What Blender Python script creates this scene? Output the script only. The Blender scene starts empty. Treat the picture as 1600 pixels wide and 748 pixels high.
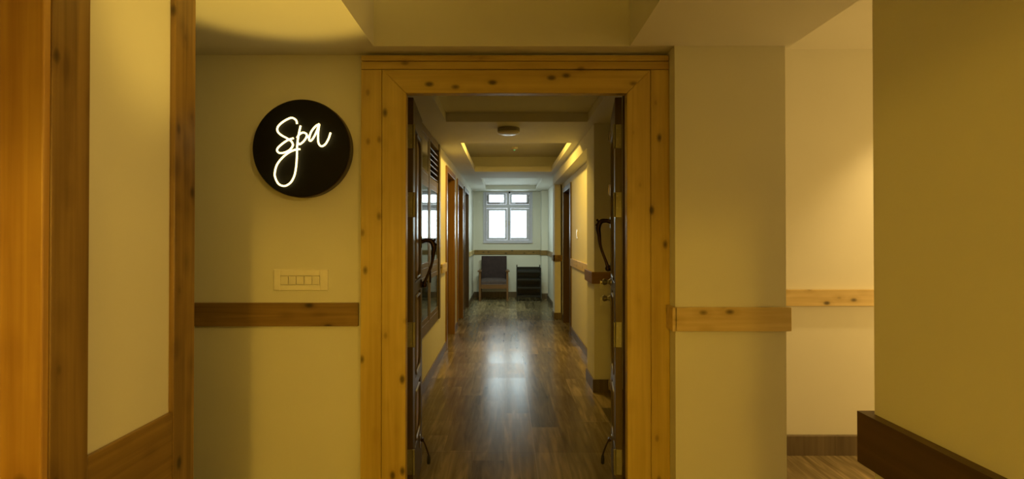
import bpy, bmesh, math, random
from mathutils import Vector, Matrix
PI = math.pi
C = bpy.context.scene.collection
S = bpy.context.scene
random.seed(7)

# ------------------------------------------------------------------ camera, world, lights, exposure
F = 820.0                                    # focal length in pixels of the 1600 px wide frame
cam_d = bpy.data.cameras.new('camera'); cam = bpy.data.objects.new('camera', cam_d); C.objects.link(cam)
cam_d.sensor_fit = 'HORIZONTAL'; cam_d.sensor_width = 36.0; cam_d.lens = F / 1600 * 36.0
PITCH = 0.008
cam.location = (0, 0, 1.42); cam.rotation_euler = (PI / 2 + PITCH, 0, 0)
cam_d.shift_x = 9 / 1600.0
# the horizon must fall on row 368 (6 px above the middle); pitching up by PITCH drops it F*PITCH px
cam_d.shift_y = -(6 + F * PITCH) / 1600.0
cam_d.clip_start = 0.02; cam_d.clip_end = 200
S.camera = cam

S.view_settings.view_transform = 'Standard'
try: S.view_settings.look = 'None'
except Exception: pass
S.view_settings.gamma = 1.0; S.view_settings.use_curve_mapping = False
S.view_settings.exposure = 0.0

W = bpy.data.worlds.new('world'); S.world = W; W.use_nodes = True
bg = W.node_tree.nodes['Background']
bg.inputs[0].default_value = (0.80, 0.90, 1.0, 1); bg.inputs[1].default_value = 3.0

def lamp(name, kind, loc, energy, color, aim=None, **kw):
    d = bpy.data.lights.new(name, kind); d.energy = energy; d.color = color
    for k, v in kw.items(): setattr(d, k, v)
    o = bpy.data.objects.new(name, d); C.objects.link(o); o.location = loc
    if aim is not None:
        o.rotation_euler = (Vector(aim) - Vector(loc)).to_track_quat('-Z', 'Y').to_euler()
    return o
WARM = (1.0, 0.57, 0.06); COVE = (1.0, 0.62, 0.10)
lamp('hall_lamp', 'POINT', (-.45, -2.6, 2.12), 104, WARM, shadow_soft_size=0.15)
lamp('panel_fill_spot', 'SPOT', (.45, .55, 2.27), 34, (1, .61, .13), aim=(-1.17, 1.60, 1.3), spot_size=math.radians(78), spot_blend=1.0, shadow_soft_size=0.04)  # added fill that brightens the left wall panel; no such fitting known
lamp('floor_uplight', 'SPOT', (-.35, 1.20, 0.08), 150, (1, .63, .10), aim=(-.84, 1.82, 2.31), spot_size=math.radians(27), spot_blend=0.45, shadow_soft_size=0.05)
lamp('passage_downlight', 'SPOT', (2.62, 2.98, 2.61), 50, (1, .66, .24), aim=(2.62, 3.02, 0), spot_size=math.radians(84), spot_blend=0.7, shadow_soft_size=0.04)
lamp('passage_fill', 'POINT', (3.35, 2.42, 1.15), 36, (1, .60, .17), shadow_soft_size=0.15)  # unseen fill light, added to brighten the lower passage wall
lamp('corridor_downlight', 'AREA', (0.1, 6.25, 2.675), 29, COVE, aim=(0.1, 6.25, 0), shape='DISK', size=0.30)
lamp('corridor_end_fill', 'AREA', (0.1, 9.62, 2.46), 12, (.80, 1.0, .84), aim=(0.1, 10.95, 0.6), shape='RECTANGLE', size=.9, size_y=.10, spread=math.radians(125))  # cool fill added for the pale end walls, not a ceiling fitting
lamp('daylight', 'AREA', (0.04, 12.55, 1.85), 42, (0.84, 0.97, .90), aim=(0.04, 6.0, 1.2), shape='RECTANGLE', size=1.3, size_y=1.3)

# ------------------------------------------------------------------ materials
def new_mat(name):
    m = bpy.data.materials.new(name); m.use_nodes = True
    nt = m.node_tree; return m, nt, nt.nodes['Principled BSDF']
def N(nt, t, **kw):
    n = nt.nodes.new(t)
    for k, v in kw.items(): setattr(n, k, v)
    return n
def plain(name, col, rough=0.5, metal=0.0, noise=0.0, spec=None):
    m, nt, b = new_mat(name)
    b.inputs['Roughness'].default_value = rough; b.inputs['Metallic'].default_value = metal
    if spec is not None: b.inputs['Specular IOR Level'].default_value = spec
    g = N(nt, 'ShaderNodeNewGeometry'); n = N(nt, 'ShaderNodeTexNoise'); n.inputs['Scale'].default_value = 14; n.inputs['Detail'].default_value = 4
    nt.links.new(g.outputs['Position'], n.inputs['Vector'])
    r = N(nt, 'ShaderNodeValToRGB'); k = noise or 0.04
    r.color_ramp.elements[0].position = .3; r.color_ramp.elements[1].position = .7
    r.color_ramp.elements[0].color = (*[c * (1 - k) for c in col], 1); r.color_ramp.elements[1].color = (*[min(1, c * (1 + k)) for c in col], 1)
    nt.links.new(n.outputs['Fac'], r.inputs['Fac']); nt.links.new(r.outputs['Color'], b.inputs['Base Color'])
    return m
def plaster(name, col):
    m, nt, b = new_mat(name); b.inputs['Roughness'].default_value = 0.75
    g = N(nt, 'ShaderNodeNewGeometry')
    n = N(nt, 'ShaderNodeTexNoise'); n.inputs['Scale'].default_value = 2.2; n.inputs['Detail'].default_value = 5
    nt.links.new(g.outputs['Position'], n.inputs['Vector'])
    r = N(nt, 'ShaderNodeValToRGB'); r.color_ramp.elements[0].position = .3; r.color_ramp.elements[1].position = .7
    r.color_ramp.elements[0].color = (*[c * .965 for c in col], 1); r.color_ramp.elements[1].color = (*col, 1)
    nt.links.new(n.outputs['Fac'], r.inputs['Fac']); nt.links.new(r.outputs['Color'], b.inputs['Base Color'])
    n2 = N(nt, 'ShaderNodeTexNoise'); n2.inputs['Scale'].default_value = 160; n2.inputs['Detail'].default_value = 3
    nt.links.new(g.outputs['Position'], n2.inputs['Vector'])
    bp = N(nt, 'ShaderNodeBump'); bp.inputs['Strength'].default_value = .10; bp.inputs['Distance'].default_value = .002
    nt.links.new(n2.outputs['Fac'], bp.inputs['Height']); nt.links.new(bp.outputs['Normal'], b.inputs['Normal'])
    return m
def wood(name, light, dark, axis, rough=.38, knots=True, knotcol=None, seed=0.0, kscale=1.0):
    """grain along axis, dark oval knots"""
    m, nt, b = new_mat(name); b.inputs['Roughness'].default_value = rough
    g = N(nt, 'ShaderNodeNewGeometry')
    ad = N(nt, 'ShaderNodeVectorMath', operation='ADD'); ad.inputs[1].default_value = (seed, seed * 1.7, seed * .6)
    nt.links.new(g.outputs['Position'], ad.inputs[0])
    def scaled(across, along):
        mp = N(nt, 'ShaderNodeVectorMath', operation='MULTIPLY')
        v = [across] * 3; v['xyz'.index(axis)] = along; mp.inputs[1].default_value = v
        nt.links.new(ad.outputs[0], mp.inputs[0]); return mp.outputs[0]
    # knots bend the grain
    vo = N(nt, 'ShaderNodeTexVoronoi'); vo.inputs['Scale'].default_value = 1.0; vo.inputs['Randomness'].default_value = 1.0
    nt.links.new(scaled(13.0 * kscale, 7.5 * kscale), vo.inputs['Vector'])
    bend = N(nt, 'ShaderNodeMapRange'); bend.inputs[1].default_value = 0; bend.inputs[2].default_value = .45; bend.inputs[3].default_value = .5; bend.inputs[4].default_value = 0
    nt.links.new(vo.outputs['Distance'], bend.inputs[0])
    n = N(nt, 'ShaderNodeTexNoise'); n.inputs['Scale'].default_value = 1; n.inputs['Detail'].default_value = 5; n.inputs['Distortion'].default_value = .6
    nt.links.new(scaled(38, 1.3), n.inputs['Vector'])
    n2 = N(nt, 'ShaderNodeTexNoise'); n2.inputs['Scale'].default_value = 1; n2.inputs['Detail'].default_value = 3; n2.inputs['Distortion'].default_value = 1.0
    nt.links.new(scaled(9, .8), n2.inputs['Vector'])
    mx = N(nt, 'ShaderNodeMath', operation='MULTIPLY_ADD'); mx.inputs[1].default_value = .55
    nt.links.new(n.outputs['Fac'], mx.inputs[0])
    m2 = N(nt, 'ShaderNodeMath', operation='MULTIPLY'); m2.inputs[1].default_value = .5
    nt.links.new(n2.outputs['Fac'], m2.inputs[0]); nt.links.new(m2.outputs[0], mx.inputs[2])
    ad2 = N(nt, 'ShaderNodeMath', operation='ADD'); nt.links.new(mx.outputs[0], ad2.inputs[0])
    b2 = N(nt, 'ShaderNodeMath', operation='MULTIPLY'); b2.inputs[1].default_value = .35 if knots else 0
    nt.links.new(bend.outputs[0], b2.inputs[0]); nt.links.new(b2.outputs[0], ad2.inputs[1])
    r = N(nt, 'ShaderNodeValToRGB'); r.color_ramp.elements[0].position = .36; r.color_ramp.elements[1].position = .74
    r.color_ramp.elements[0].color = (*light, 1); r.color_ramp.elements[1].color = (*dark, 1)
    nt.links.new(ad2.outputs[0], r.inputs['Fac'])
    out = r.outputs['Color']
    if knots:
        kc = knotcol or tuple(c * .18 for c in dark)
        th = N(nt, 'ShaderNodeMapRange'); th.inputs[1].default_value = .21; th.inputs[2].default_value = .08; th.inputs[3].default_value = 0; th.inputs[4].default_value = 1
        nt.links.new(vo.outputs['Distance'], th.inputs[0])
        # only some cells carry a knot
        sep = N(nt, 'ShaderNodeSeparateColor'); nt.links.new(vo.outputs['Color'], sep.inputs[0])
        gt = N(nt, 'ShaderNodeMath', operation='GREATER_THAN'); gt.inputs[1].default_value = .15; nt.links.new(sep.outputs[0], gt.inputs[0])
        kk = N(nt, 'ShaderNodeMath', operation='MULTIPLY'); nt.links.new(th.outputs[0], kk.inputs[0]); nt.links.new(gt.outputs[0], kk.inputs[1])
        k3 = N(nt, 'ShaderNodeMath', operation='MULTIPLY'); k3.inputs[1].default_value = .9; nt.links.new(kk.outputs[0], k3.inputs[0])
        mc = N(nt, 'ShaderNodeMix', data_type='RGBA'); nt.links.new(k3.outputs[0], mc.inputs['Factor'])
        nt.links.new(out, mc.inputs['A']); mc.inputs['B'].default_value = (*kc, 1); out = mc.outputs['Result']
    nt.links.new(out, b.inputs['Base Color'])
    return m
def floor_mat(name):
    m, nt, b = new_mat(name)
    g = N(nt, 'ShaderNodeNewGeometry'); sp = N(nt, 'ShaderNodeSeparateXYZ'); nt.links.new(g.outputs['Position'], sp.inputs[0])
    def math_(op, a, bb=None):
        n = N(nt, 'ShaderNodeMath', operation=op)
        for i, v in enumerate((a, bb)):
            if v is None: continue
            if hasattr(v, 'links') or hasattr(v, 'is_linked'): nt.links.new(v, n.inputs[i])
            else: n.inputs[i].default_value = v
        return n.outputs[0]
    def comb(x, y, z=0.0):
        n = N(nt, 'ShaderNodeCombineXYZ')
        for i, v in enumerate((x, y, z)):
            if hasattr(v, 'is_linked'): nt.links.new(v, n.inputs[i])
            else: n.inputs[i].default_value = v
        return n.outputs[0]
    xs = math_('DIVIDE', math_('SUBTRACT', sp.outputs[0], .187), 1.2)
    ys = math_('DIVIDE', math_('SUBTRACT', sp.outputs[1], 0.455), .6)
    # printed planks inside each tile: 0.2 m wide, random lengths
    px = math_('FLOOR', math_('DIVIDE', math_('SUBTRACT', sp.outputs[0], .187), .2))
    wn0 = N(nt, 'ShaderNodeTexWhiteNoise', noise_dimensions='1D'); nt.links.new(px, wn0.inputs['W'])
    py = math_('FLOOR', math_('ADD', math_('DIVIDE', sp.outputs[1], 1.2), math_('MULTIPLY', wn0.outputs['Value'], 3.0)))
    wn = N(nt, 'ShaderNodeTexWhiteNoise', noise_dimensions='2D'); nt.links.new(comb(px, py), wn.inputs['Vector'])
    wt = N(nt, 'ShaderNodeTexWhiteNoise', noise_dimensions='2D'); nt.links.new(comb(math_('FLOOR', xs), math_('FLOOR', ys)), wt.inputs['Vector'])
    gr = N(nt, 'ShaderNodeTexNoise'); gr.inputs['Scale'].default_value = 1; gr.inputs['Detail'].default_value = 6; gr.inputs['Distortion'].default_value = .8
    off = math_('MULTIPLY', wn.outputs['Value'], 9.0)
    nt.links.new(comb(math_('MULTIPLY', sp.outputs[0], 26), math_('ADD', math_('MULTIPLY', sp.outputs[1], 2.2), off), off), gr.inputs['Vector'])
    gr2 = N(nt, 'ShaderNodeTexNoise'); gr2.inputs['Scale'].default_value = 1; gr2.inputs['Detail'].default_value = 3
    nt.links.new(comb(math_('MULTIPLY', sp.outputs[0], 5), math_('MULTIPLY', sp.outputs[1], 1.6), off), gr2.inputs['Vector'])
    v = math_('ADD', math_('MULTIPLY', gr.outputs['Fac'], .55), math_('MULTIPLY', gr2.outputs['Fac'], .25))
    v = math_('ADD', v, math_('MULTIPLY', wn.outputs['Value'], .16)); v = math_('ADD', v, math_('MULTIPLY', wt.outputs['Value'], .05))
    r = N(nt, 'ShaderNodeValToRGB'); e = r.color_ramp.elements
    e[0].position = .28; e[0].color = (.070, .052, .022, 1); e[1].position = .78; e[1].color = (.54, .42, .23, 1)
    mid = e.new(.52); mid.color = (.215, .168, .090, 1)
    nt.links.new(v, r.inputs['Fac'])
    # joints
    def line(t, w):
        f = math_('FRACT', t); a = math_('LESS_THAN', f, w); bb = math_('GREATER_THAN', f, 1 - w); return math_('MAXIMUM', a, bb)
    lx = line(xs, .0026); ly = line(ys, .0035)
    mc = N(nt, 'ShaderNodeMix', data_type='RGBA'); nt.links.new(math_('MULTIPLY', lx, .7), mc.inputs['Factor']); nt.links.new(r.outputs['Color'], mc.inputs['A']); mc.inputs['B'].default_value = (.40, .33, .22, 1)
    mc2 = N(nt, 'ShaderNodeMix', data_type='RGBA'); nt.links.new(math_('MULTIPLY', ly, .6), mc2.inputs['Factor']); nt.links.new(mc.outputs['Result'], mc2.inputs['A']); mc2.inputs['B'].default_value = (.05, .035, .02, 1)
    nt.links.new(mc2.outputs['Result'], b.inputs['Base Color'])
    b.inputs['Specular IOR Level'].default_value = .13
    ro = N(nt, 'ShaderNodeMapRange'); ro.inputs[3].default_value = .20; ro.inputs[4].default_value = .28
    nt.links.new(math_('ADD', math_('MULTIPLY', gr2.outputs['Fac'], .5), math_('MULTIPLY', wt.outputs['Value'], .5)), ro.inputs[0])
    nt.links.new(ro.outputs[0], b.inputs['Roughness'])
    h = math_('SUBTRACT', math_('MULTIPLY', gr.outputs['Fac'], .25), math_('MAXIMUM', lx, ly))
    h = math_('ADD', h, math_('MULTIPLY', gr2.outputs['Fac'], .3))
    bp = N(nt, 'ShaderNodeBump'); bp.inputs['Strength'].default_value = .14; bp.inputs['Distance'].default_value = .002
    nt.links.new(h, bp.inputs['Height']); nt.links.new(bp.outputs['Normal'], b.inputs['Normal'])
    return m
def glass(name, tint=(.95, .98, 1), gloss=.12):
    m, nt, b = new_mat(name); nt.nodes.remove(b); out = nt.nodes['Material Output']
    t = N(nt, 'ShaderNodeBsdfTransparent'); t.inputs[0].default_value = (*tint, 1)
    gl = N(nt, 'ShaderNodeBsdfGlossy'); gl.inputs['Roughness'].default_value = .03
    fr = N(nt, 'ShaderNodeFresnel'); fr.inputs[0].default_value = 1.5
    mx = N(nt, 'ShaderNodeMixShader'); nt.links.new(fr.outputs[0], mx.inputs[0]); nt.links.new(t.outputs[0], mx.inputs[1]); nt.links.new(gl.outputs[0], mx.inputs[2])
    nt.links.new(mx.outputs[0], out.inputs[0]); return m
def emit(name, col, s):
    m, nt, b = new_mat(name); b.inputs['Base Color'].default_value = (*col, 1)
    b.inputs['Emission Color'].default_value = (*col, 1); b.inputs['Emission Strength'].default_value = s; return m

WALL = plaster('wall_paint', (.80, .79, .70))
CEIL = plaster('ceiling_paint', (.80, .79, .72))
FLOOR = floor_mat('wood_look_tile')
SKIRT = wood('skirting_tile', (.20, .155, .10), (.095, .07, .045), 'z', rough=.4, knots=False)
PL, PD = (.66, .50, .125), (.47, .325, .065)
PINE = {a: wood('light_pine_' + a, PL, PD, a, seed=3.1) for a in 'xyz'}
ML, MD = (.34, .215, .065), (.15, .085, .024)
RAILP = {a: wood('rail_pine_' + a, (.78, .62, .30), (.52, .37, .13), a, seed=7.7) for a in 'xyz'}
MID = {a: wood('brown_pine_' + a, ML, MD, a, seed=1.3) for a in 'xyz'}
BIG = {a: wood('column_pine_' + a, (.62, .39, .10), (.38, .20, .045), a, seed=5.2, kscale=.62) for a in 'xyz'}
DARK = {a: wood('dark_walnut_' + a, (.115, .062, .026), (.045, .024, .010), a, knots=False, rough=.42) for a in 'xyz'}
RED = {a: wood('golden_timber_' + a, (.38, .21, .06), (.20, .10, .028), a, knots=False, rough=.3) for a in 'xyz'}
LEAF = {a: wood('door_leaf_' + a, (.135, .092, .042), (.07, .045, .02), a, knots=False, rough=.36) for a in 'xyz'}
TEAK = wood('door_panel_teak', (.52, .33, .09), (.34, .20, .05), 'z', knots=False, rough=.3)
OLIVE = wood('varnished_frame', (.21, .155, .075), (.13, .095, .045), 'z', knots=False, rough=.40)
UPVC = plain('white_plastic_frame', (.62, .62, .74), .35)
WHITE = plain('white_plastic', (.80, .76, .66), .35)
CREAM = plain('switch_cream', (.93, .90, .80), .3)
BLACK = plain('black_satin', (.008, .008, .006), .6, spec=.2)
BLACKR = plain('black_rack', (.006, .008, .008), .45)
BRONZE = plain('aged_bronze', (.045, .026, .014), .32, .8, noise=.3)
STEEL = plain('brushed_steel', (.42, .40, .34), .42, 1.0)
PLATE = plain('hinge_plate', (.34, .33, .24), .5, .6, noise=.15)
BRASS = plain('worn_brass', (.75, .66, .48), .22, 1.0)
RUBBER = plain('black_rubber', (.02, .02, .02), .7)
FABRIC = plain('plum_upholstery', (.042, .025, .025), .9, noise=.2)
CHAIRWOOD = {a: wood('chair_wood_' + a, (.24, .125, .05), (.13, .06, .025), a, knots=False) for a in 'xyz'}
SIGNSIDE = plain('sign_rim', (.05, .035, .02), .4)
NEON = emit('neon_tube', (1.0, .80, .34), 2.9)
GLASS = glass('clear_glass')
TINT = plain('tinted_glazing', (.030, .036, .036), .06, 0, spec=.9)
GREEN = emit('green_indicator', (.1, .9, .3), .8)

# ------------------------------------------------------------------ mesh helpers
def box(bm, x0, x1, y0, y1, z0, z1, M=None):
    vs = [bm.verts.new((x, y, z)) for x in (x0, x1) for y in (y0, y1) for z in (z0, z1)]
    if M is not None:
        for v in vs: v.co = M @ v.co
    for f in ((0, 1, 3, 2), (4, 6, 7, 5), (0, 4, 5, 1), (2, 3, 7, 6), (0, 2, 6, 4), (1, 5, 7, 3)):
        bm.faces.new([vs[i] for i in f])
    return vs
def cyl(bm, c, r, h, axis='z', seg=32, r2=None):
    """frustum starting at c and running h along axis"""
    r2 = r if r2 is None else r2
    A = {'z': (Vector((1, 0, 0)), Vector((0, 1, 0)), Vector((0, 0, 1))), 'y': (Vector((1, 0, 0)), Vector((0, 0, 1)), Vector((0, 1, 0))), 'x': (Vector((0, 1, 0)), Vector((0, 0, 1)), Vector((1, 0, 0)))}[axis]
    c = Vector(c); rings = []
    for rr, t in ((r, 0), (r2, h)):
        rings.append([bm.verts.new(c + A[2] * t + A[0] * math.cos(2 * PI * i / seg) * rr + A[1] * math.sin(2 * PI * i / seg) * rr) for i in range(seg)])
    for i in range(seg):
        j = (i + 1) % seg; bm.faces.new((rings[0][i], rings[0][j], rings[1][j], rings[1][i]))
    bm.faces.new(rings[0]); bm.faces.new(rings[1])
def lathe(bm, c, prof, axis='z', seg=32):
    A = {'z': (Vector((1, 0, 0)), Vector((0, 1, 0)), Vector((0, 0, 1))), 'y': (Vector((1, 0, 0)), Vector((0, 0, 1)), Vector((0, 1, 0))), 'x': (Vector((0, 1, 0)), Vector((0, 0, 1)), Vector((1, 0, 0)))}[axis]
    c = Vector(c); rings = []
    for r, t in prof:
        r = max(r, 1e-4)
        rings.append([bm.verts.new(c + A[2] * t + A[0] * math.cos(2 * PI * i / seg) * r + A[1] * math.sin(2 * PI * i / seg) * r) for i in range(seg)])
    for a, b in zip(rings, rings[1:]):
        for i in range(seg):
            j = (i + 1) % seg; bm.faces.new((a[i], a[j], b[j], b[i]))
    bm.faces.new(rings[0]); bm.faces.new(rings[-1])
def smooth_path(pts, n=8, closed=False):
    pts = [Vector(p) for p in pts]; out = []
    m = len(pts)
    for i in range(m if closed else m - 1):
        if closed: p0, p1, p2, p3 = pts[(i - 1) % m], pts[i], pts[(i + 1) % m], pts[(i + 2) % m]
        else: p0, p1, p2, p3 = pts[max(i - 1, 0)], pts[i], pts[i + 1], pts[min(i + 2, m - 1)]
        for k in range(n):
            t = k / n
            out.append(.5 * ((2 * p1) + (-p0 + p2) * t + (2 * p0 - 5 * p1 + 4 * p2 - p3) * t * t + (-p0 + 3 * p1 - 3 * p2 + p3) * t ** 3))
    if not closed: out.append(pts[-1])
    return out
def tube(bm, pts, r, seg=10, closed=False, flat=None):
    """round tube through pts; r is a number or a list"""
    pts = [Vector(p) for p in pts]; m = len(pts); rings = []
    up = None
    for i, p in enumerate(pts):
        if closed: t = pts[(i + 1) % m] - pts[i - 1]
        else: t = pts[min(i + 1, m - 1)] - pts[max(i - 1, 0)]
        if t.length < 1e-9: t = Vector((0, 0, 1))
        t.normalize()
        if up is None:
            up = Vector((0, 1, 0)) if abs(t.y) < .9 else Vector((1, 0, 0))
        up = (up - t * up.dot(t)).normalized(); s = t.cross(up)
        rr = r[i] if isinstance(r, (list, tuple)) else r
        fl = flat or 1.0
        rings.append([bm.verts.new(p + up * math.cos(2 * PI * k / seg) * rr + s * math.sin(2 * PI * k / seg) * rr * fl) for k in range(seg)])
    rg = range(m if closed else m - 1)
    for i in rg:
        a, b = rings[i], rings[(i + 1) % m]
        for k in range(seg):
            j = (k + 1) % seg; bm.faces.new((a[k], a[j], b[j], b[k]))
    if not closed: bm.faces.new(rings[0]); bm.faces.new(rings[-1])
def build(name, bm, mat, parent=None, bevel=0.0, smooth=False, origin=None, bseg=2):
    """links bm (world coordinates, or the parent's local ones) as one mesh object"""
    bmesh.ops.recalc_face_normals(bm, faces=bm.faces)
    if origin is None and parent is None:
        xs = [v.co.x for v in bm.verts]; ys = [v.co.y for v in bm.verts]; zs = [v.co.z for v in bm.verts]
        origin = ((min(xs) + max(xs)) / 2, (min(ys) + max(ys)) / 2, min(zs))
    if origin is not None:
        o0 = Vector(origin)
        for v in bm.verts: v.co -= o0
    me = bpy.data.meshes.new(name); bm.to_mesh(me); bm.free()
    if smooth:
        for p in me.polygons: p.use_smooth = True
        try: me.set_sharp_from_angle(angle=math.radians(38))
        except Exception: pass
    me.materials.append(mat)
    o = bpy.data.objects.new(name, me); C.objects.link(o)
    if origin is not None: o.location = origin
    if parent is not None: o.parent = parent
    if bevel:
        md = o.modifiers.new('bevel', 'BEVEL'); md.width = bevel; md.segments = bseg; md.limit_method = 'ANGLE'; md.angle_limit = math.radians(40)
    return o
def bbox(name, dims, mat, parent=None, bevel=0.0, M=None):
    bm = bmesh.new()
    if isinstance(dims[0], (int, float)): dims = [dims]
    for d in dims: box(bm, *d, M=M)
    return build(name, bm, mat, parent, bevel)
def empty(name, loc, rz=0.0):
    o = bpy.data.objects.new(name, None); C.objects.link(o); o.location = loc; o.rotation_euler = (0, 0, rz); o.empty_display_size = .1; return o
def struct(o, label=None, cat=None):
    o['kind'] = 'structure'
    if label: o['label'] = label
    if cat: o['category'] = cat
    return o
def tag(o, label, cat, group=None):
    o['label'] = label; o['category'] = cat
    if group: o['group'] = group
    return o
def part_of(root, name, bm, mat, **kw):
    """bm is in world coordinates; root stands unrotated at its location"""
    for v in bm.verts: v.co -= root.location
    return build(name, bm, mat, root, **kw)
def pbox(root, name, dims, mat, bevel=0.0):
    bm = bmesh.new()
    if isinstance(dims[0], (int, float)): dims = [dims]
    for d in dims: box(bm, *d)
    return part_of(root, name, bm, mat, bevel=bevel)

# ------------------------------------------------------------------ levels
HC = 2.31          # hall ceiling
CC = 2.44          # corridor ceiling
PC = 2.64          # side passage ceiling
YF = 12.10         # far wall of the corridor
YS = 2.58          # wall that carries the sign

# ------------------------------------------------------------------ floor and ceilings
struct(bbox('floor', (-3.4, 4.4, -3.2, 12.4, -.12, 0), FLOOR), 'brown grey wood-look tiled floor running from the hall down the corridor', 'floor')
# hall ceiling: a slab with a raised coffer before the door
CX0, CX1, CY1, CY0 = -.624, .582, 2.46, -1.2
struct(bbox('ceiling', [(-3.4, CX0, -3.2, 2.60, HC, 2.9), (CX1, 1.335, -3.2, 2.60, HC, 2.9), (CX0, CX1, CY1, 2.60, HC, 2.9), (CX0, CX1, -3.2, CY0, HC, 2.9), (CX0, CX1, CY0, CY1, HC + .40, 2.9)], CEIL),
       'low plastered ceiling of the hall with a raised coffer in front of the doorway', 'ceiling')
struct(bbox('ceiling', (1.335, 4.4, .8, 3.6, PC, 2.9), CEIL), 'higher plastered ceiling of the side passage at the right', 'ceiling')
# corridor ceiling: slab with three openings
A0, A1 = -.54, .73; B0, B1 = -.50, .72; D0, D1 = -.45, .655
T = .08
cb = []
def strip(y0, y1, holes=None, z0=CC, z1=CC + T):
    if holes: cb.append((-1.7, holes[0], y0, y1, z0, z1)); cb.append((holes[1], 1.35, y0, y1, z0, z1))
    else: cb.append((-1.7, 1.35, y0, y1, z0, z1))
strip(2.60, 2.95); strip(2.95, 4.70, (A0, A1)); strip(4.70, 5.77); strip(5.77, 8.36, (B0, B1)); strip(8.36, 9.30); strip(9.30, 11.57, (D0, D1)); strip(11.57, 12.4)
cb += [(-1.7, 1.35, 2.60, 5.60, CC + T, 2.9), (-1.7, 1.35, 8.52, 12.4, CC + T, 2.9)]
cb += [(-1.7, B0 - .13, 5.60, 8.52, CC + T, 2.9), (B1 + .13, 1.35, 5.60, 8.52, CC + T, 2.9), (B0 - .13, B1 + .13, 5.60, 8.52, 2.70, 2.9)]
struct(bbox('ceiling', cb, CEIL), 'plastered corridor ceiling with three recessed trays, the middle one lit warm', 'ceiling')

# ------------------------------------------------------------------ hall walls
OPX0, OPX1, OPZ = -.53, .62, 2.17
struct(bbox('wall_back', [(-3.4, OPX0, YS, 2.72, 0, 2.5), (OPX1, 1.308, YS, 2.72, 0, 2.5), (OPX0, OPX1, YS, 2.72, OPZ, 2.5)], WALL), 'cream wall with the doorway, carrying the round sign and the switches', 'wall')
struct(bbox('wall_pillar', [(.79, 1.308, 2.455, 2.585, 0, HC + .02), (1.16, 1.308, 2.585, 3.5, 0, PC + .05)], WALL), 'plain cream pillar to the right of the doorway', 'wall')
struct(bbox('wall_passage', [(1.2, 4.4, 3.43, 3.58, 0, PC + .1)], WALL), 'bright cream wall at the end of the side passage, lit from above', 'wall')
struct(bbox('wall_right', (.70, 4.4, -3.2, 1.0, 0, 2.9), WALL), 'near cream wall at the right edge with a dark rail along it', 'wall')
struct(bbox('wall_passage_end', (4.3, 4.45, .9, 3.5, 0, 2.9), WALL), 'end wall of the side passage', 'wall')
struct(bbox('wall_left', [(-1.40, -1.166, 1.40, 1.925, 0, HC + .03), (-3.4, -1.40, 1.40, 1.55, 0, HC + .03)], WALL), 'cream wall panel between the two timber posts at the left', 'wall')
struct(bbox('wall_left_side', (-3.45, -3.3, -3.2, 2.75, 0, 2.5), WALL), 'side wall of the hall', 'wall')
struct(bbox('wall_rear', (-3.4, 4.4, -3.3, -3.15, 0, 2.9), WALL), 'rear wall of the hall', 'wall')
struct(bbox('shade_beam', (-3.3, .72, -.22, -.08, 1.82, HC + .02), WALL), 'unseen beam added across the hall to shade the upper walls', 'beam')  # added behind the camera to keep hall light off the upper walls

# ------------------------------------------------------------------ corridor walls
LX = -.76
doorsL = [(6.62, 7.62), (8.12, 9.06), (9.42, 10.42)]
DH = 2.28
seg = [(LX - .16, LX, 2.70, 3.40, 0, 2.5), (LX - .16, LX, 3.40, 5.90, 0, .50)]
y = 5.90
for a, b in doorsL:
    seg.append((LX - .16, LX, y, a, 0, 2.5)); seg.append((LX - .16, LX, a, b, DH, 2.5)); y = b
seg.append((LX - .16, LX, y, 12.3, 0, 2.5))
struct(bbox('wall_corridor_left', seg, WALL), 'left wall of the corridor with a glazed partition and three doors', 'wall')
struct(bbox('wall_room_left', [(-1.75, -1.60, 2.65, 6.2, 0, 2.6), (-1.6, LX - .1, 6.05, 6.2, 0, 2.6)], WALL), 'wall of the room behind the glazed partition', 'wall')
RX = .95
struct(bbox('wall_corridor_right', [(1.0, 1.16, 2.70, 4.80, 0, 2.5), (RX, 1.16, 5.2, 7.68, 0, 2.5), (RX, 1.16, 7.68, 8.62, 2.2, 2.5), (RX, 1.16, 8.62, 8.95, 0, 2.5), (.93, 1.16, 8.95, 12.3, 0, 2.5)], WALL), 'right wall of the corridor, warm yellow where the tray light falls on it', 'wall')
struct(bbox('wall_column', (.80, 1.05, 4.78, 5.20, 0, 2.5), WALL), 'square column on the right just inside the doorway', 'wall')
struct(bbox('wall_column', (.825, 1.0, 8.95, 9.3, 0, 2.5), WALL), 'pale column on the right beyond the dark corridor door', 'wall')
struct(bbox('wall_column', (.79, 1.0, 11.75, 12.15, 0, 2.5), WALL), 'narrow corner column beside the shoe rack', 'wall')
struct(bbox('wall_bulkhead', (.80, 1.0, 5.19, 8.96, 2.29, 2.5), WALL), 'boxed bulkhead along the top of the right corridor wall', 'wall')
WX0, WX1, WZ0, WZ1 = -.50, .575, 1.27, 2.425
struct(bbox('wall_far', [(-1.0, WX0, YF, YF + .16, 0, 2.6), (WX1, 1.1, YF, YF + .16, 0, 2.6), (WX0, WX1, YF, YF + .16, 0, WZ0), (WX0, WX1, YF, YF + .16, WZ1, 2.6)], WALL), 'pale end wall of the corridor around the window', 'wall')

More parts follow.
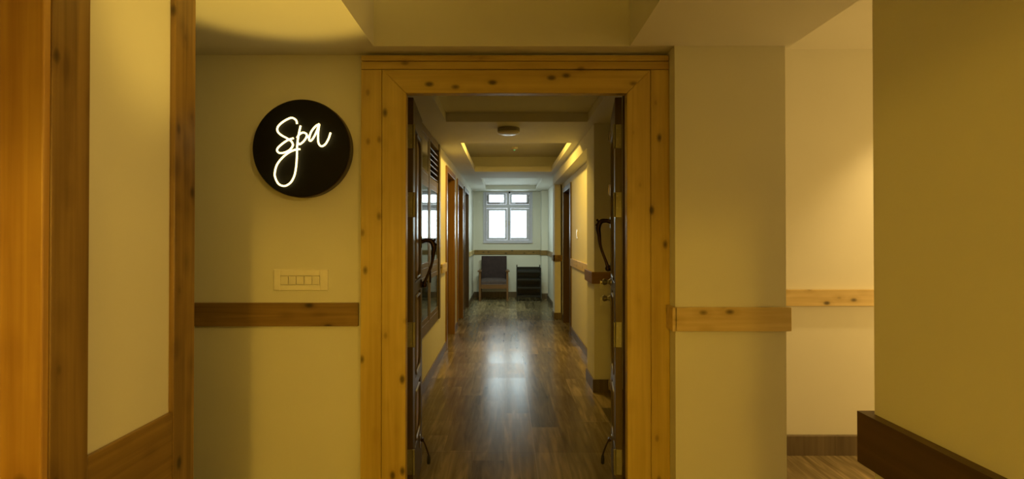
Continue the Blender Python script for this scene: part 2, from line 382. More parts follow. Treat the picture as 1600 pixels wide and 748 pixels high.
# ------------------------------------------------------------------ skirtings
def base(name, d, label): return struct(bbox(name, d, SKIRT, bevel=.001), label, 'skirting')
sk = .014
base('baseboard_passage', (1.308, 4.2, 3.43 - .03, 3.43, 0, .125), 'wood-look tile skirting under the bright passage wall')
sd = [(LX, LX + sk, 3.27, 6.56, 0, .10)]
yy = 7.70
for a, b in ((7.70, 8.06), (9.12, 9.36), (10.48, YF)): sd.append((LX, LX + sk, a, b, 0, .10))
base('baseboard_corridor_left', sd, 'tile skirting along the left side of the corridor')
base('baseboard_corridor_right', [(RX - sk, RX, 5.2, 7.60, 0, .10), (.93 - sk, .93, 9.3, 11.75, 0, .10), (1.0 - sk, 1.0, 2.75, 4.78, 0, .10), (RX - sk, RX, 8.70, 8.95, 0, .10)], 'tile skirting along the right side of the corridor')
base('baseboard_column', [(.80 - sk, .80, 4.78 - sk, 5.20, 0, .115), (.80, 1.0 - sk, 4.78 - sk, 4.78, 0, .115)], 'tile skirting round the column inside the doorway')
base('baseboard_column', [(.825 - sk, .825, 8.95 - sk, 9.3, 0, .11), (.825, RX, 8.95 - sk, 8.95, 0, .11)], 'tile skirting round the pale column past the dark door')
base('baseboard_far', [(LX + sk, .79, YF - sk, YF, 0, .13), (.79, .93, 11.75 - sk, 11.75, 0, .13)], 'tile skirting along the end wall under the window')

# ------------------------------------------------------------------ chair rails (trim)
def rail(n, d, mat, label, bevel=.002): return struct(bbox('trim_%d' % n, d, mat, bevel=bevel), label, 'chair rail')
R0, R1 = .985, 1.09
rail(1, (-2.60, -.722, YS - .022, YS, R0 - .006, R1 + .002), MID['x'], 'brown knotty wooden rail under the switches on the sign wall')
o = rail(2, [(.783, 1.322, 2.455 - .022, 2.455, R0 - .008, R1 - .003), (.770, .79, 2.455 - .022, YS - .045, R0 - .008, R1 - .003)], RAILP['x'], 'light pine rail wrapped round the pillar right of the doorway')
rail(3, (1.31, 4.2, 3.43 - .038, 3.43, R0 - .02, R1 - .02), RAILP['x'], 'light pine rail across the bright passage wall')
rail(4, [(.68, .70, -3.0, 1.02, .983, 1.081), (.70, 1.6, 1.0, 1.02, .983, 1.081)], DARK['y'], 'dark brown rail along the near wall at the right edge', bevel=0)
rail(5, [(LX, LX + .03, 6.02, 6.50, R0, R1), (LX, LX + .03, 10.5, YF, R0 + .01, R1)], RAILP['y'], 'pine rail along the left corridor wall between the doors')
rail(6, [(LX + .03, .79, YF - .022, YF, R0, R1), (.768, .952, 11.75 - .022, 11.75, R0, R1), (.768, .79, 11.75, YF, R0, R1)], MID['x'], 'brown rail across the end wall beneath the window')
rail(7, [(.93 - .022, .93, 9.3, 11.73, R0, R1), (.803, .825, 8.93, 9.3, R0, R1), (.803, RX, 8.93, 8.95, R0, R1)], MID['y'], 'brown rail along the far right corridor wall and round the pale column')
rail(8, [(RX - .022, RX, 5.2, 7.6, R0, R1)], RAILP['y'], 'pine rail on the yellow lit right corridor wall')
rail(9, [(.775, .80, 4.755, 5.20, R0, R1), (.80, 1.0, 4.755, 4.78, R0, R1)], RED['x'], 'dark reddish rail round the column just inside the doorway')

# ------------------------------------------------------------------ timber frame at the left
struct(bbox('trim_10', (-1.55, -1.149, 1.300, 1.322, 0, HC - .002), BIG['z'], bevel=.004), 'wide knotty pine board at the left edge, nearest the viewer', 'timber board')
struct(bbox('trim_11', (-1.30, -1.1475, 1.3225, 1.445, 0, HC - .002), MID['z'], bevel=.003), 'dark brown side board behind the wide pine board at the left edge', 'timber post')  # browner pine than the board in front of it
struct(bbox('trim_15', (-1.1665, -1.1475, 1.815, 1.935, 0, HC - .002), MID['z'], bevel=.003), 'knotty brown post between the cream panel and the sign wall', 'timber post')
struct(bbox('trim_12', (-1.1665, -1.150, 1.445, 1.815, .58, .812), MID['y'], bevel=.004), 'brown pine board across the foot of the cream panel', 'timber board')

# ------------------------------------------------------------------ pine door surround, made of two bands with mitred boards
YB = 2.53
def board(poly, y0, y1):
    bm = bmesh.new()
    a = [bm.verts.new((x, y0, z)) for x, z in poly]; b = [bm.verts.new((x, y1, z)) for x, z in poly]
    bm.faces.new(a); bm.faces.new(b)
    for i in range(len(poly)):
        j = (i + 1) % len(poly); bm.faces.new((a[i], a[j], b[j], b[i]))
    return bm
fx0, fx1, fz = -.703, .789, 2.293           # outer
gx0, gx1, gz = -.601, .697, 2.222           # groove
ix0, ix1, iz = -.484, .583, 2.108           # inner edge
surround = struct(empty('trim_13', (.04, YB, 0)), 'wide light pine surround framing the open doorway', 'door surround')
g = .0018
part_of(surround, 'outer_board', board([(fx0, 0), (gx0 - g, 0), (gx0 - g, gz + g), (fx0, gz + g)], YB + .004, YS), PINE['z'], bevel=.003)
part_of(surround, 'outer_board', board([(gx1 + g, 0), (fx1, 0), (fx1, gz + g), (gx1 + g, gz + g)], YB + .004, YS), PINE['z'], bevel=.003)
part_of(surround, 'outer_board', board([(fx0, gz + g * 2), (fx1, gz + g * 2), (fx1, fz - .03), (fx0, fz - .03)], YB + .004, YS), PINE['x'], bevel=.003)
part_of(surround, 'cap_moulding', board([(fx0, fz - .028), (fx1, fz - .028), (fx1, fz), (fx0, fz)], YB + .001, YS), PINE['x'], bevel=.005)
part_of(surround, 'inner_board', board([(gx0, 0), (ix0, 0), (ix0, iz), (gx0, iz + (ix0 - gx0))], YB, YS), PINE['z'], bevel=.004)
part_of(surround, 'inner_board', board([(ix1, 0), (gx1, 0), (gx1, iz + (gx1 - ix1)), (ix1, iz)], YB, YS), PINE['z'], bevel=.004)
part_of(surround, 'inner_board', board([(ix0, iz), (ix1, iz), (gx1, iz + (gx1 - ix1) - g), (gx0, iz + (ix0 - gx0) - g)], YB, YS), PINE['x'], bevel=.004)
jamb = struct(bbox('trim_14', [(OPX0, -.515, YS, 2.73, 0, OPZ), (.605, OPX1, YS, 2.73, 0, OPZ), (-.515, .605, YS, 2.73, 2.152, OPZ)], DARK['z'], bevel=.002), 'dark brown jamb lining inside the pine surround', 'door jamb')

# ------------------------------------------------------------------ the two open leaves
LW = .545
def leaf(n, hinge, ang, s, label, hz, lock):
    """local x runs from the hinge to the free edge; the face with the furniture looks to local s*y"""
    root = struct(empty('door_%d' % n, (hinge[0], hinge[1], 0), ang), label, 'door')
    th = .018
    Y = lambda a, b: (min(s * a, s * b), max(s * a, s * b))
    def lb(name, x0, x1, a, b, z0, z1, mat, parent=root, bevel=.002):
        y0, y1 = Y(a, b); bm = bmesh.new(); box(bm, x0, x1, y0, y1, z0, z1); return build(name, bm, mat, parent, bevel)
    Z0, Z1 = .008, 2.142
    lb('stile', 0, .11, -th, th, Z0, Z1, LEAF['z']); lb('stile', LW - .11, LW, -th, th, Z0, Z1, LEAF['z'])
    spans = [(.27, .575), (.635, 1.10), (1.165, 2.0)]
    zs = [Z0, .27, .575, .635, 1.10, 1.165, 2.0, Z1]
    for k in range(0, 8, 2): lb('rail', .11, LW - .11, -th, th, zs[k], zs[k + 1], LEAF['x'])
    for a, b in spans:
        p = lb('panel', .11, LW - .11, -.006, .006, a, b, TEAK)
        # raised field with arched upper and lower corners, edged by a bright bead
        x0, x1 = .135, LW - .135; za, zb = a + .02, b - .02
        def arch(o):
            pts = []; rr = .06
            for cx, cz, t0 in ((x1 - rr - o, zb - rr - o, 0), (x0 + rr + o, zb - rr - o, 90), (x0 + rr + o, za + rr + o, 180), (x1 - rr - o, za + rr + o, 270)):
                for q in range(0, 91, 15):
                    t = math.radians(t0 + q); pts.append((cx + rr * math.cos(t), cz + rr * math.sin(t)))
            return pts
        bm = bmesh.new(); pts = arch(.0)
        tube(bm, [(x, s * .016, z) for x, z in pts], .008, 8, closed=True)
        build('bead', bm, OLIVE, p, smooth=True)
        bm = bmesh.new(); pts = arch(.03)
        f = [bm.verts.new((x, s * .004, z)) for x, z in pts]; k = [bm.verts.new((x * .97 + (x0 + x1) / 2 * .03, s * .013, z)) for x, z in pts]
        bm.faces.new(f); bm.faces.new(k)
        for i in range(len(pts)):
            j = (i + 1) % len(pts); bm.faces.new((f[i], f[j], k[j], k[i]))
        build('raised_field', bm, TEAK, p)
    for a, b in ((1.875, 2.0), (1.516, 1.646), (.84, .97), (.18, .31)):
        bm = bmesh.new(); box(bm, -.003, .0, -.015, .015, a, b)
        hg = build('hinge', bm, PLATE, root, .0008)
        bm = bmesh.new(); cyl(bm, (-.004, s * (th + .004), a), .007, b - a, 'z', 14); build('pin', bm, PLATE, hg, smooth=True)
        bm = bmesh.new()
        for i in range(4): cyl(bm, (-.0045, (-.007, .007)[i % 2], a + .018 + i * (b - a - .036) / 3), .0035, .002, 'x', 10)
        build('screw', bm, STEEL, hg)
    # carved pull handle: a plume at the top, a slim bowed grip, a bulb at the foot
    hx = LW - .075; zt, zb = hz
    H = zt - zb; o_ = s * th
    pts = [(hx, o_, zt - .012), (hx, o_ + s * .03, zt - .004), (hx, o_ + s * .062, zt - .010), (hx, o_ + s * .078, zt - .045), (hx, o_ + s * .073, zt - .09), (hx, o_ + s * .066, zt - H * .5), (hx, o_ + s * .050, zt - H * .68), (hx, o_ + s * .032, zt - H * .84), (hx, o_ + s * .022, zb + .02), (hx, o_ + s * .006, zb + .012)]
    rad = [.014, .012, .015, .016, .012, .0085, .0080, .0085, .011, .012]
    sp = smooth_path(pts, 6); rs = []
    for i in range(len(sp)):
        t = i / 6; a = int(min(t, len(rad) - 2)); rs.append(rad[a] + (rad[a + 1] - rad[a]) * (t - a))
    bm = bmesh.new(); tube(bm, sp, rs, 12)
    h = build('pull_handle', bm, BRONZE, root, smooth=True)
    bm = bmesh.new()
    lathe(bm, (hx, 0, zb + .002), [(.002, -.016), (.014, -.010), (.018, .002), (.015, .014), (.006, .024)], 'z', 18)
    for v in bm.verts: v.co.y += o_ + s * .020
    build('bulb', bm, BRONZE, h, smooth=True)
    bm = bmesh.new()
    for q, (dy, dz, r) in enumerate(((.072, -.012, .013), (.084, -.030, .012), (.080, -.055, .012), (.083, .0, .008))):
        lathe(bm, (hx, o_ + s * dy, zt + dz), [(.001, -r), (r * .75, -r * .65), (r, 0), (r * .75, r * .65), (.001, r)], 'z', 14)
    build('carved_plume', bm, BRONZE, h, smooth=True)
    bm = bmesh.new(); y0, y1 = Y(th, th + .006); box(bm, hx - .017, hx + .017, y0, y1, zt - .05, zt + .02); build('mount_plate', bm, BRONZE, h, .004)
    bm = bmesh.new(); box(bm, hx - .015, hx + .015, y0, y1, zb - .012, zb + .04); build('mount_plate', bm, BRONZE, h, .004)
    # flip-down stay near the foot
    kx = LW - .17; kz = .205
    bm = bmesh.new(); y0, y1 = Y(th, th + .005); box(bm, kx - .014, kx + .014, y0, y1, kz - .035, kz + .04)
    st = build('door_stay', bm, BRASS, root, .003)
    bm = bmesh.new(); cyl(bm, (kx - .012, o_ + s * .016, kz + .012), .010, .024, 'x', 14); build('pivot', bm, BRONZE, st, smooth=True)
    bm = bmesh.new(); tube(bm, smooth_path([(kx, o_ + s * .016, kz + .012), (kx - .012, o_ + s * .032, kz - .01), (kx - .022, o_ + s * .052, kz - .06), (kx - .022, o_ + s * .056, kz - .078)], 5), .0048, 10); build('arm', bm, BRONZE, st, smooth=True)
    bm = bmesh.new(); lathe(bm, (kx - .022, o_ + s * .056, kz - .125), [(.007, 0), (.010, .004), (.010, .030), (.008, .046), (.005, .052)], 'z', 16); build('rubber_tip', bm, RUBBER, st, smooth=True)
    if lock:
        for zc in (1.135, 1.035):
            bm = bmesh.new(); lathe(bm, (LW - .05, 0, zc), [(.024, 0), (.024, .004), (.016, .010), (.012, .022), (.018, .034), (.020, .044), (.014, .052), (.002, .054)], 'y', 24)
            for v in bm.verts: v.co.y = s * (th + v.co.y)
            kn = build('lock', bm, STEEL, root, smooth=True)
            bm = bmesh.new(); yk0, yk1 = Y(th + .05, th + .066)
            box(bm, LW - .053, LW - .047, yk0, yk1, zc - .004, zc + .004); box(bm, LW - .052, LW - .048, yk1 - .004 if s > 0 else yk0, yk1 if s > 0 else yk0 + .004, zc - .038, zc + .012)
            build('key', bm, STEEL, kn, .0008)
        for zc in (2.03, 1.70, .50):
            bm = bmesh.new(); y0, y1 = Y(th, th + .004); box(bm, LW - .04, LW - .018, y0, y1, zc - .035, zc + .035)
            bo = build('bolt', bm, BRASS, root, .001)
            bm = bmesh.new(); tube(bm, smooth_path([(LW - .029, s * (th + .010), zc - .03), (LW - .029, s * (th + .012), zc), (LW - .029, s * (th + .010), zc + .035)], 4), .0045, 10); build('rod', bm, BRASS, bo, smooth=True)
    return root
leaf(1, (-.503, 2.735), math.atan2(.54, -.040), -1, 'left open leaf of the doorway, panelled, with a carved bronze pull', (1.395, 1.115), False)
leaf(2, (.586, 2.735), math.atan2(.54, .084), 1, 'right open leaf of the doorway seen edge-on, with locks below its carved pull', (1.515, 1.215), True)

# ------------------------------------------------------------------ glazed partition on the left corridor wall
gp = struct(empty('window_2', (LX - .05, 4.65, .50)), 'dark glossy glazed partition with slatted vents on the left corridor wall', 'glazed partition')
px0, px1 = LX - .06, LX + .012
GT = 2.43
pbox(gp, 'frame', [(px0, px1, 3.40, 3.48, .50, GT), (px0, px1, 5.10, 5.17, .50, GT), (px0, px1 + .01, 5.80, 5.905, .50, GT), (px0, px1, 3.48, 5.10, .50, .60), (px0, px1, 5.17, 5.80, .50, .60), (px0, px1, 3.48, 5.10, 2.36, GT), (px0, px1, 5.17, 5.80, 2.36, GT)], OLIVE, .003)
for a, b in ((3.48, 5.10), (5.17, 5.80)):
    pbox(gp, 'cross_rail', (px0 + .01, px1 - .004, a, b, 1.04, 1.12), OLIVE, .003)
    pbox(gp, 'cross_rail', (px0 + .01, px1 - .004, a, b, 1.93, 2.00), OLIVE, .003)
for a, b in ((3.48, 4.10), (4.16, 5.10), (5.17, 5.80)):
    for z0, z1 in ((.60, 1.04), (1.12, 1.93)):
        pn = pbox(gp, 'pane', (LX - .004, LX + .006, a + .045, b - .045, z0 + .045, z1 - .045), TINT)
        pbox(gp, 'sash', [(px0 + .015, px1 - .003, a, a + .05, z0, z1), (px0 + .015, px1 - .003, b - .05, b, z0, z1), (px0 + .015, px1 - .003, a + .05, b - .05, z0, z0 + .05), (px0 + .015, px1 - .003, a + .05, b - .05, z1 - .05, z1)], OLIVE, .004)
pbox(gp, 'mullion', (px0 + .005, px1 - .002, 4.10, 4.16, .60, 2.36), OLIVE, .003)
for a, b in ((3.48, 4.10), (4.16, 5.10)):
    pbox(gp, 'pane', (LX - .004, LX + .006, a + .05, b - .05, 2.03, 2.33), TINT)
    pbox(gp, 'sash', [(px0 + .015, px1 - .003, a, a + .055, 2.0, 2.36), (px0 + .015, px1 - .003, b - .055, b, 2.0, 2.36), (px0 + .015, px1 - .003, a + .055, b - .055, 2.0, 2.035), (px0 + .015, px1 - .003, a + .055, b - .055, 2.325, 2.36)], OLIVE, .004)
pbox(gp, 'vent_backing', (px0, px0 + .01, 5.17, 5.80, 2.0, 2.36), BLACK)
for i in range(6):
    bm = bmesh.new(); z = 2.03 + i * .056
    box(bm, -.028, .028, 5.175, 5.795, -.005, .005, M=Matrix.Translation((LX - .018, 0, z)) @ Matrix.Rotation(math.radians(32), 4, 'Y'))
    part_of(gp, 'slat', bm, OLIVE, bevel=.001)
hh = pbox(gp, 'latch', (px1 - .004, px1 + .014, 5.125, 5.145, .96, 1.08), BRONZE, .003)

# ------------------------------------------------------------------ corridor doors
def cdoor(n, x, s, a, b, top, fm, pm, label, fw=.06):
    """s=+1: wall face looks to +x. frame in the opening, leaf set back"""
    root = struct(empty('door_%d' % n, (x, (a + b) / 2, 0)), label, 'door')
    def X(u, v): return (min(x + s * u, x + s * v), max(x + s * u, x + s * v))
    o0, o1 = X(-.13, .018)
    pbox(root, 'frame', [(o0, o1, a - fw * .8, a + fw * .5, 0, top), (o0, o1, b - fw * .5, b + fw * .8, 0, top), (o0, o1, a + fw * .5, b - fw * .5, top - fw, top)], fm, .003)
    q0, q1 = X(-.115, -.075)
    lf = pbox(root, 'leaf', (q0, q1, a + fw * .5, b - fw * .5, .005, top - fw), pm, .002)
    r0, r1 = X(-.0755, -.066)
    def sub(name, dims, mat, bevel=.003):
        bm = bmesh.new()
        for d in dims: box(bm, *d)
        for v in bm.verts: v.co -= root.location
        return build(name, bm, mat, lf, bevel)
    m = a + fw * .5 + .09; M_ = b - fw * .5 - .09
    for z0, z1 in ((.2, .9), (1.05, top - .22)):
        sub('moulding', [(r0, r1, m, m + .025, z0, z1), (r0, r1, M_ - .025, M_, z0, z1), (r0, r1, m, M_, z0, z0 + .025), (r0, r1, m, M_, z1 - .025, z1)], pm)
    u0, u1 = X(-.07, -.03)
    bm = bmesh.new(); box(bm, r0, r1, a + .07, a + .10, .93, 1.10); tube(bm, [(x - s * .066, a + .085, 1.03), (x - s * .03, a + .085, 1.03), (x - s * .028, a + .10, 1.03), (x - s * .028, a + .19, 1.025)], .008, 10)
    for v in bm.verts: v.co -= root.location
    build('handle', bm, STEEL, lf, smooth=True)
    return root
cdoor(3, LX, 1, *doorsL[0], 2.30, RED['z'], DARK['z'], 'nearest brown timber door on the left corridor wall', fw=.075)
cdoor(4, LX, 1, *doorsL[1], 2.30, RED['z'], DARK['z'], 'second brown timber door on the left corridor wall', fw=.075)
cdoor(5, LX, 1, *doorsL[2], 2.30, DARK['z'], DARK['z'], 'farthest dark door on the left corridor wall', fw=.075)
cdoor(6, RX, -1, 7.70, 8.60, 2.20, DARK['z'], DARK['z'], 'dark timber door on the right corridor wall past the yellow stretch', fw=.075)

# ------------------------------------------------------------------ far window
win = struct(empty('window_1', (.04, YF, WZ0)), 'white framed window of four panes at the end of the corridor', 'window')
def wpx(u): return (745 + u / 7.48 - 791) / 67.8
def wpz(v): return 1.42 - (285 + v / 7.48 - 368) / 67.8
X0, X1, Z0, Z1 = WX0, WX1, WZ0 + .01, WZ1
yf = YF - .01
pbox(win, 'architrave', [(X0 - .03, X0 + .015, yf - .012, YF + .02, Z0 - .03, Z1), (X1 - .015, X1 + .03, yf - .012, YF + .02, Z0 - .03, Z1)], UPVC, .003)
pbox(win, 'sill', (X0 - .03, X1 + .03, yf - .03, YF + .02, Z0 - .035, Z0 + .005), UPVC, .004)
tz0, tz1 = wpz(300), wpz(255)
mx0, mx1 = wpx(345), wpx(385)
pbox(win, 'frame', [(X0 + .015, X0 + .05, YF, YF + .07, Z0, Z1), (X1 - .05, X1 - .015, YF, YF + .07, Z0, Z1), (X0 + .05, X1 - .05, YF, YF + .07, Z0, Z0 + .04), (X0 + .05, X1 - .05, YF, YF + .07, Z1 - .03, Z1), (X0 + .05, X1 - .05, YF, YF + .07, tz0, tz1), (mx0, mx1, YF, YF + .07, tz1, Z1 - .03), (mx0 + .02, mx1 + .02, YF, YF + .07, Z0 + .04, tz0)], UPVC, .004)
def sash(name, x0, x1, z0, z1, a, b, c, d):
    o = pbox(win, name, [(x0, a, YF - .012, YF + .045, z0, z1), (b, x1, YF - .012, YF + .045, z0, z1), (a, b, YF - .012, YF + .045, z0, c), (a, b, YF - .012, YF + .045, d, z1)], UPVC, .004)
    bm = bmesh.new(); box(bm, a - .005, b + .005, YF + .02, YF + .026, c - .005, d + .005)
    for v in bm.verts: v.co -= win.location
    build('pane', bm, GLASS, o)
    return o
s1 = sash('top_sash', X0 + .052, mx0 - .003, tz1 + .004, Z1 - .033, wpx(145), wpx(315), wpz(232), wpz(143))
s2 = sash('top_sash', mx1 + .003, X1 - .052, tz1 + .004, Z1 - .033, wpx(410), wpx(580), wpz(232), wpz(143))
s3 = sash('casement', X0 + .052, mx0 + .017, Z0 + .042, tz0 - .004, wpx(145), wpx(330), wpz(645), wpz(328))
s4 = sash('casement', mx1 + .023, X1 - .052, Z0 + .042, tz0 - .004, wpx(397), wpx(580), wpz(645), wpz(328))
def wsub(parent, name, dims, mat):
    bm = bmesh.new()
    for d in dims: box(bm, *d)
    for v in bm.verts: v.co -= win.location
    return build(name, bm, mat, parent, .002)
wsub(s3, 'handle', [(wpx(338), wpx(346), YF - .03, YF - .012, wpz(520), wpz(440))], STEEL)
wsub(s4, 'handle', [(wpx(374), wpx(382), YF - .03, YF - .012, wpz(500), wpz(450))], STEEL)
for sx, a, b in ((s1, 120, 270), (s2, 450, 605)):
    wsub(sx, 'stay', [(wpx(a), wpx(b), YF - .022, YF - .010, wpz(246), wpz(236))], BRONZE)
wsub(s1, 'hinge', [(wpx(118), wpx(126), YF - .018, YF - .010, wpz(215), wpz(150))], BRONZE); wsub(s2, 'hinge', [(wpx(600), wpx(608), YF - .018, YF - .010, wpz(240), wpz(150))], BRONZE)
bm = bmesh.new(); lathe(bm, (wpx(382), YF - .05, wpz(117)), [(.004, 0), (.020, .004), (.022, .02), (.016, .05)], 'y', 20)
for v in bm.verts: v.co -= win.location
build('closer', bm, BLACK, win, smooth=True)
# grille outside the panes
gb = []
for i in range(9): gb.append((X0 + .06 + i * .118, X0 + .066 + i * .118, YF + .30, YF + .306, Z0 - .1, Z1 + .1))
for z in (1.45, 1.75, 2.05, 2.3): gb.append((X0 - .1, X1 + .1, YF + .306, YF + .312, z, z + .006))
pbox(win, 'grille', gb, plain('pale_grille', (.75, .78, .82), .5))

# ------------------------------------------------------------------ round SPA sign
SC = (-.990, 1.842); SR = .2375; SY = 2.53
sign = tag(empty('neon_sign', (SC[0], YS, SC[1] - SR)), 'round black wall sign with glowing script left of the doorway', 'sign')
bm = bmesh.new(); lathe(bm, (SC[0], SY + .003, SC[1]), [(SR - .004, 0), (SR, .004), (SR, YS - SY - .003)], 'y', 96)
part_of(sign, 'rim', bm, SIGNSIDE, smooth=True)
bm = bmesh.new(); lathe(bm, (SC[0], SY - .001, SC[1]), [(SR - .006, 0), (SR - .003, .003), (SR - .003, .006)], 'y', 96)
part_of(sign, 'face_disc', bm, BLACK, smooth=True)
def sp_(u, v):       # point of the lettering, read off the front face of the disc
    pxx = 425 + u / 5.98; pyy = 175 + v / 5.98; d = SY - .012
    return ((pxx - 791) / F * d, d, 1.42 - (pyy - 368) / F * d)
strokes = [
 ('letter_s', [(230, 108), (222, 75), (185, 52), (140, 65), (85, 100), (50, 140), (50, 180), (85, 215), (140, 245), (180, 275), (192, 310), (165, 350), (120, 375), (70, 382), (45, 360), (55, 330), (100, 290), (150, 258), (198, 243)]),
 ('letter_p', [(264, 125), (250, 190), (238, 260), (232, 330), (230, 420), (222, 520), (205, 600), (170, 660), (115, 690), (60, 670), (28, 610), (25, 560), (45, 490), (90, 430), (150, 380), (210, 352), (260, 345)]),
 ('letter_p', [(230, 240), (255, 205), (290, 190), (320, 205), (318, 235), (290, 275), (255, 300), (243, 288)]),
 ('letter_a', [(318, 236), (348, 224)]),
 ('letter_a', [(440, 110), (405, 130), (365, 180), (347, 230), (345, 260), (362, 266), (390, 230), (420, 165), (438, 112), (430, 180), (428, 250), (435, 295), (460, 318), (495, 300), (525, 250), (545, 190)])]
for nm in ('letter_s', 'letter_p', 'letter_a'):
    bm = bmesh.new()
    for k, pts in strokes:
        if k == nm: tube(bm, smooth_path([sp_(*p) for p in pts], 7), .0045, 10)
    part_of(sign, nm, bm, NEON, smooth=True)

# ------------------------------------------------------------------ switches
sx0, sx1, sz0, sz1 = -1.139, -.874, 1.153, 1.254
sw = tag(empty('light_switch', ((sx0 + sx1) / 2, YS, sz0)), 'cream plate of five rocker switches on the wall below the round sign', 'light switch')
ax0, ax1, az0, az1 = -1.106, -.912, 1.178, 1.224
pbox(sw, 'cover_plate', [(sx0, ax0, YS - .010, YS, sz0, sz1), (ax1, sx1, YS - .010, YS, sz0, sz1), (ax0, ax1, YS - .010, YS, sz0, az0), (ax0, ax1, YS - .010, YS, az1, sz1)], CREAM, .002)
for i in range(5):
    w = (ax1 - ax0) / 5; a = ax0 + i * w
    bm = bmesh.new(); box(bm, a + .0015, a + w - .0015, 0, .010, az0 + .003, az1 - .003, M=Matrix.Translation((0, YS - .0115, 0)))
    for v in bm.verts:
        if v.co.z > (az0 + az1) / 2 and v.co.y < YS - .005: v.co.y += .0015 if i % 2 else .0
        elif v.co.y < YS - .005: v.co.y += 0 if i % 2 else .0015
    part_of(sw, 'rocker', bm, CREAM, bevel=.001)
s2_ = tag(empty('light_switch', (RX, 6.98, 1.38)), 'small white switch on the yellow right wall of the corridor', 'light switch')
pbox(s2_, 'cover_plate', (RX - .010, RX, 6.93, 7.03, 1.38, 1.50), WHITE, .003)
for i in range(2): pbox(s2_, 'rocker', (RX - .016, RX - .009, 6.945 + i * .037, 6.978 + i * .037, 1.405, 1.475), WHITE, .002)

# ------------------------------------------------------------------ ceiling fittings
cl = tag(empty('ceiling_light', (.023, 4.98, CC - .065)), 'round unlit surface lamp on the corridor ceiling between the trays', 'ceiling light')
bm = bmesh.new(); lathe(bm, (.023, 4.98, CC - .038), [(.100, 0), (.106, .006), (.104, .038)], 'z', 48); part_of(cl, 'housing', bm, plain('grey_housing', (.35, .33, .28), .5), smooth=True)
bm = bmesh.new(); lathe(bm, (.023, 4.98, CC - .062), [(.02, 0), (.07, .003), (.098, .012), (.103, .024)], 'z', 48); part_of(cl, 'diffuser', bm, WHITE, smooth=True)
sd_ = tag(empty('smoke_detector', (.12, 7.62, 2.66)), 'small green-lit detector inside the warm ceiling tray of the corridor', 'detector')
bm = bmesh.new(); lathe(bm, (.12, 7.62, 2.665), [(.018, 0), (.030, .008), (.046, .018), (.048, .036)], 'z', 32); part_of(sd_, 'housing', bm, WHITE, smooth=True)
bm = bmesh.new(); lathe(bm, (.12, 7.62, 2.659), [(.001, 0), (.012, .002), (.014, .008)], 'z', 20); part_of(sd_, 'indicator', bm, GREEN, smooth=True)

# ------------------------------------------------------------------ armchair under the window
ac = tag(empty('armchair', (-.275, 11.75, 0)), 'wooden armchair with plum upholstery under the far window', 'armchair')
cx = -.275; hw = .30; yb = 12.02; yfr = 11.42
def acb(name, dims, mat, bevel=.004): return pbox(ac, name, dims, mat, bevel)
for sgn in (-1, 1):
    bm = bmesh.new(); box(bm, -.022, .022, -.022, .022, 0, .63)
    for v in bm.verts: v.co.x += cx + sgn * hw; v.co.y += yfr + .04
    part_of(ac, 'leg', bm, CHAIRWOOD['z'], bevel=.005)
    bm = bmesh.new(); box(bm, -.022, .022, -.024, .024, 0, .63)
    for v in bm.verts:
        v.co.x += cx + sgn * hw; v.co.y += yb - .10 + (.05 if v.co.z < .1 else 0)
    part_of(ac, 'leg', bm, CHAIRWOOD['z'], bevel=.005)
    # arm: widens towards the front, rounded
    bm = board([(0, 0), (0, 0), (0, 0)], 0, 0); bm.free()
    bm = bmesh.new()
    prof = [(-.03, yb - .14), (-.034, yfr + .10), (-.045, yfr + .03), (-.035, yfr - .01), (.0, yfr - .025), (.035, yfr - .01), (.045, yfr + .03), (.034, yfr + .10), (.03, yb - .14)]
    a = [bm.verts.new((cx + sgn * (hw + .005) + x, yy_, .63)) for x, yy_ in prof]; b = [bm.verts.new((cx + sgn * (hw + .005) + x, yy_, .66)) for x, yy_ in prof]
    bm.faces.new(a); bm.faces.new(b)
    for i in range(len(prof)):
        j = (i + 1) % len(prof); bm.faces.new((a[i], a[j], b[j], b[i]))
    part_of(ac, 'armrest', bm, CHAIRWOOD['y'], bevel=.006)
    acb('side_rail', (cx + sgn * hw - .016, cx + sgn * hw + .016, yfr + .06, yb - .12, .30, .36), CHAIRWOOD['y'])
acb('apron', (cx - hw + .022, cx + hw - .022, yfr + .03, yfr + .055, .26, .355), CHAIRWOOD['x'])
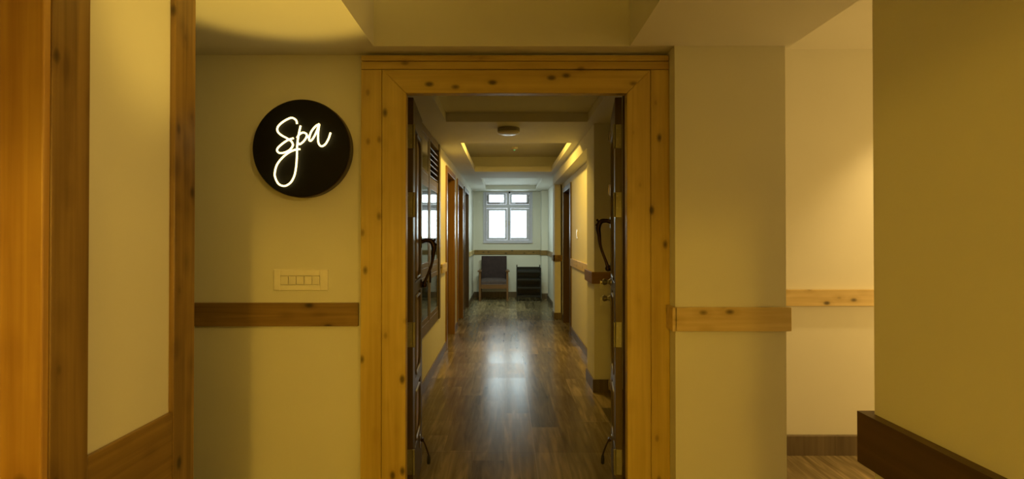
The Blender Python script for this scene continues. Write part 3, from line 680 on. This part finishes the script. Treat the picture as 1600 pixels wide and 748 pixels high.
def cushion(name, hx_, hy, hz_, M, mat, r=.03):
    bm = bmesh.new(); bmesh.ops.create_cube(bm, size=2)
    bmesh.ops.subdivide_edges(bm, edges=bm.edges, cuts=7, use_grid_fill=True)
    for v in bm.verts:
        c = v.co.copy(); k = (1 - c.x ** 4) * (1 - c.y ** 4)
        x = c.x * hx_; y_ = c.y * hy; z = c.z * (hz_ * (.72 + .38 * k))
        q = Vector((x, y_, z))
        v.co = M @ q
    return part_of(ac, name, bm, mat, bevel=.008, smooth=True)
cushion('seat', hw - .022, .27, .055, Matrix.Translation((cx, yfr + .30, .405)) @ Matrix.Rotation(math.radians(4), 4, 'X'), plain('plum_seat', (.10, .07, .066), .85, noise=.2))
cushion('backrest', hw - .015, .28, .045, Matrix.Translation((cx, yb - .13, .68)) @ Matrix.Rotation(math.radians(82), 4, 'X'), FABRIC)

# ------------------------------------------------------------------ black shoe rack
rk = tag(empty('shoe_rack', (.49, 11.50, 0)), 'black four-tier shoe rack right of the armchair at the corridor end', 'shoe rack')
r0, r1, ry0, ry1 = .225, .755, 11.36, 11.66
for x in (r0, r1 - .022):
    for yy_ in (ry0, ry1 - .022):
        pbox(rk, 'leg', (x, x + .022, yy_, yy_ + .022, 0, .775 if yy_ > ry0 else .73), BLACKR, .003)
for x in (r0 + .003, r1 - .018):
    for z in (.10, .30, .50, .70): pbox(rk, 'side_bar', (x, x + .014, ry0 + .022, ry1 - .022, z, z + .02), BLACKR, .002)
for z in (.09, .27, .45, .62):
    bm = bmesh.new()
    for k in range(5):
        yy_ = ry0 + .03 + k * .052; zz = z + k * .010
        box(bm, r0 + .02, r1 - .02, yy_, yy_ + .038, zz, zz + .010)
    part_of(rk, 'shelf', bm, BLACKR, bevel=.002)
    pbox(rk, 'lip', (r0 + .02, r1 - .02, ry0 + .004, ry0 + .018, z - .005, z + .035), BLACKR, .002)
pbox(rk, 'top_bar', (r0 + .02, r1 - .02, ry1 - .018, ry1 - .006, .70, .73), BLACKR, .002)
pbox(rk, 'back_panel', (r0 + .01, r1 - .01, ry1 - .006, ry1 - .001, .05, .70), BLACKR, .001)
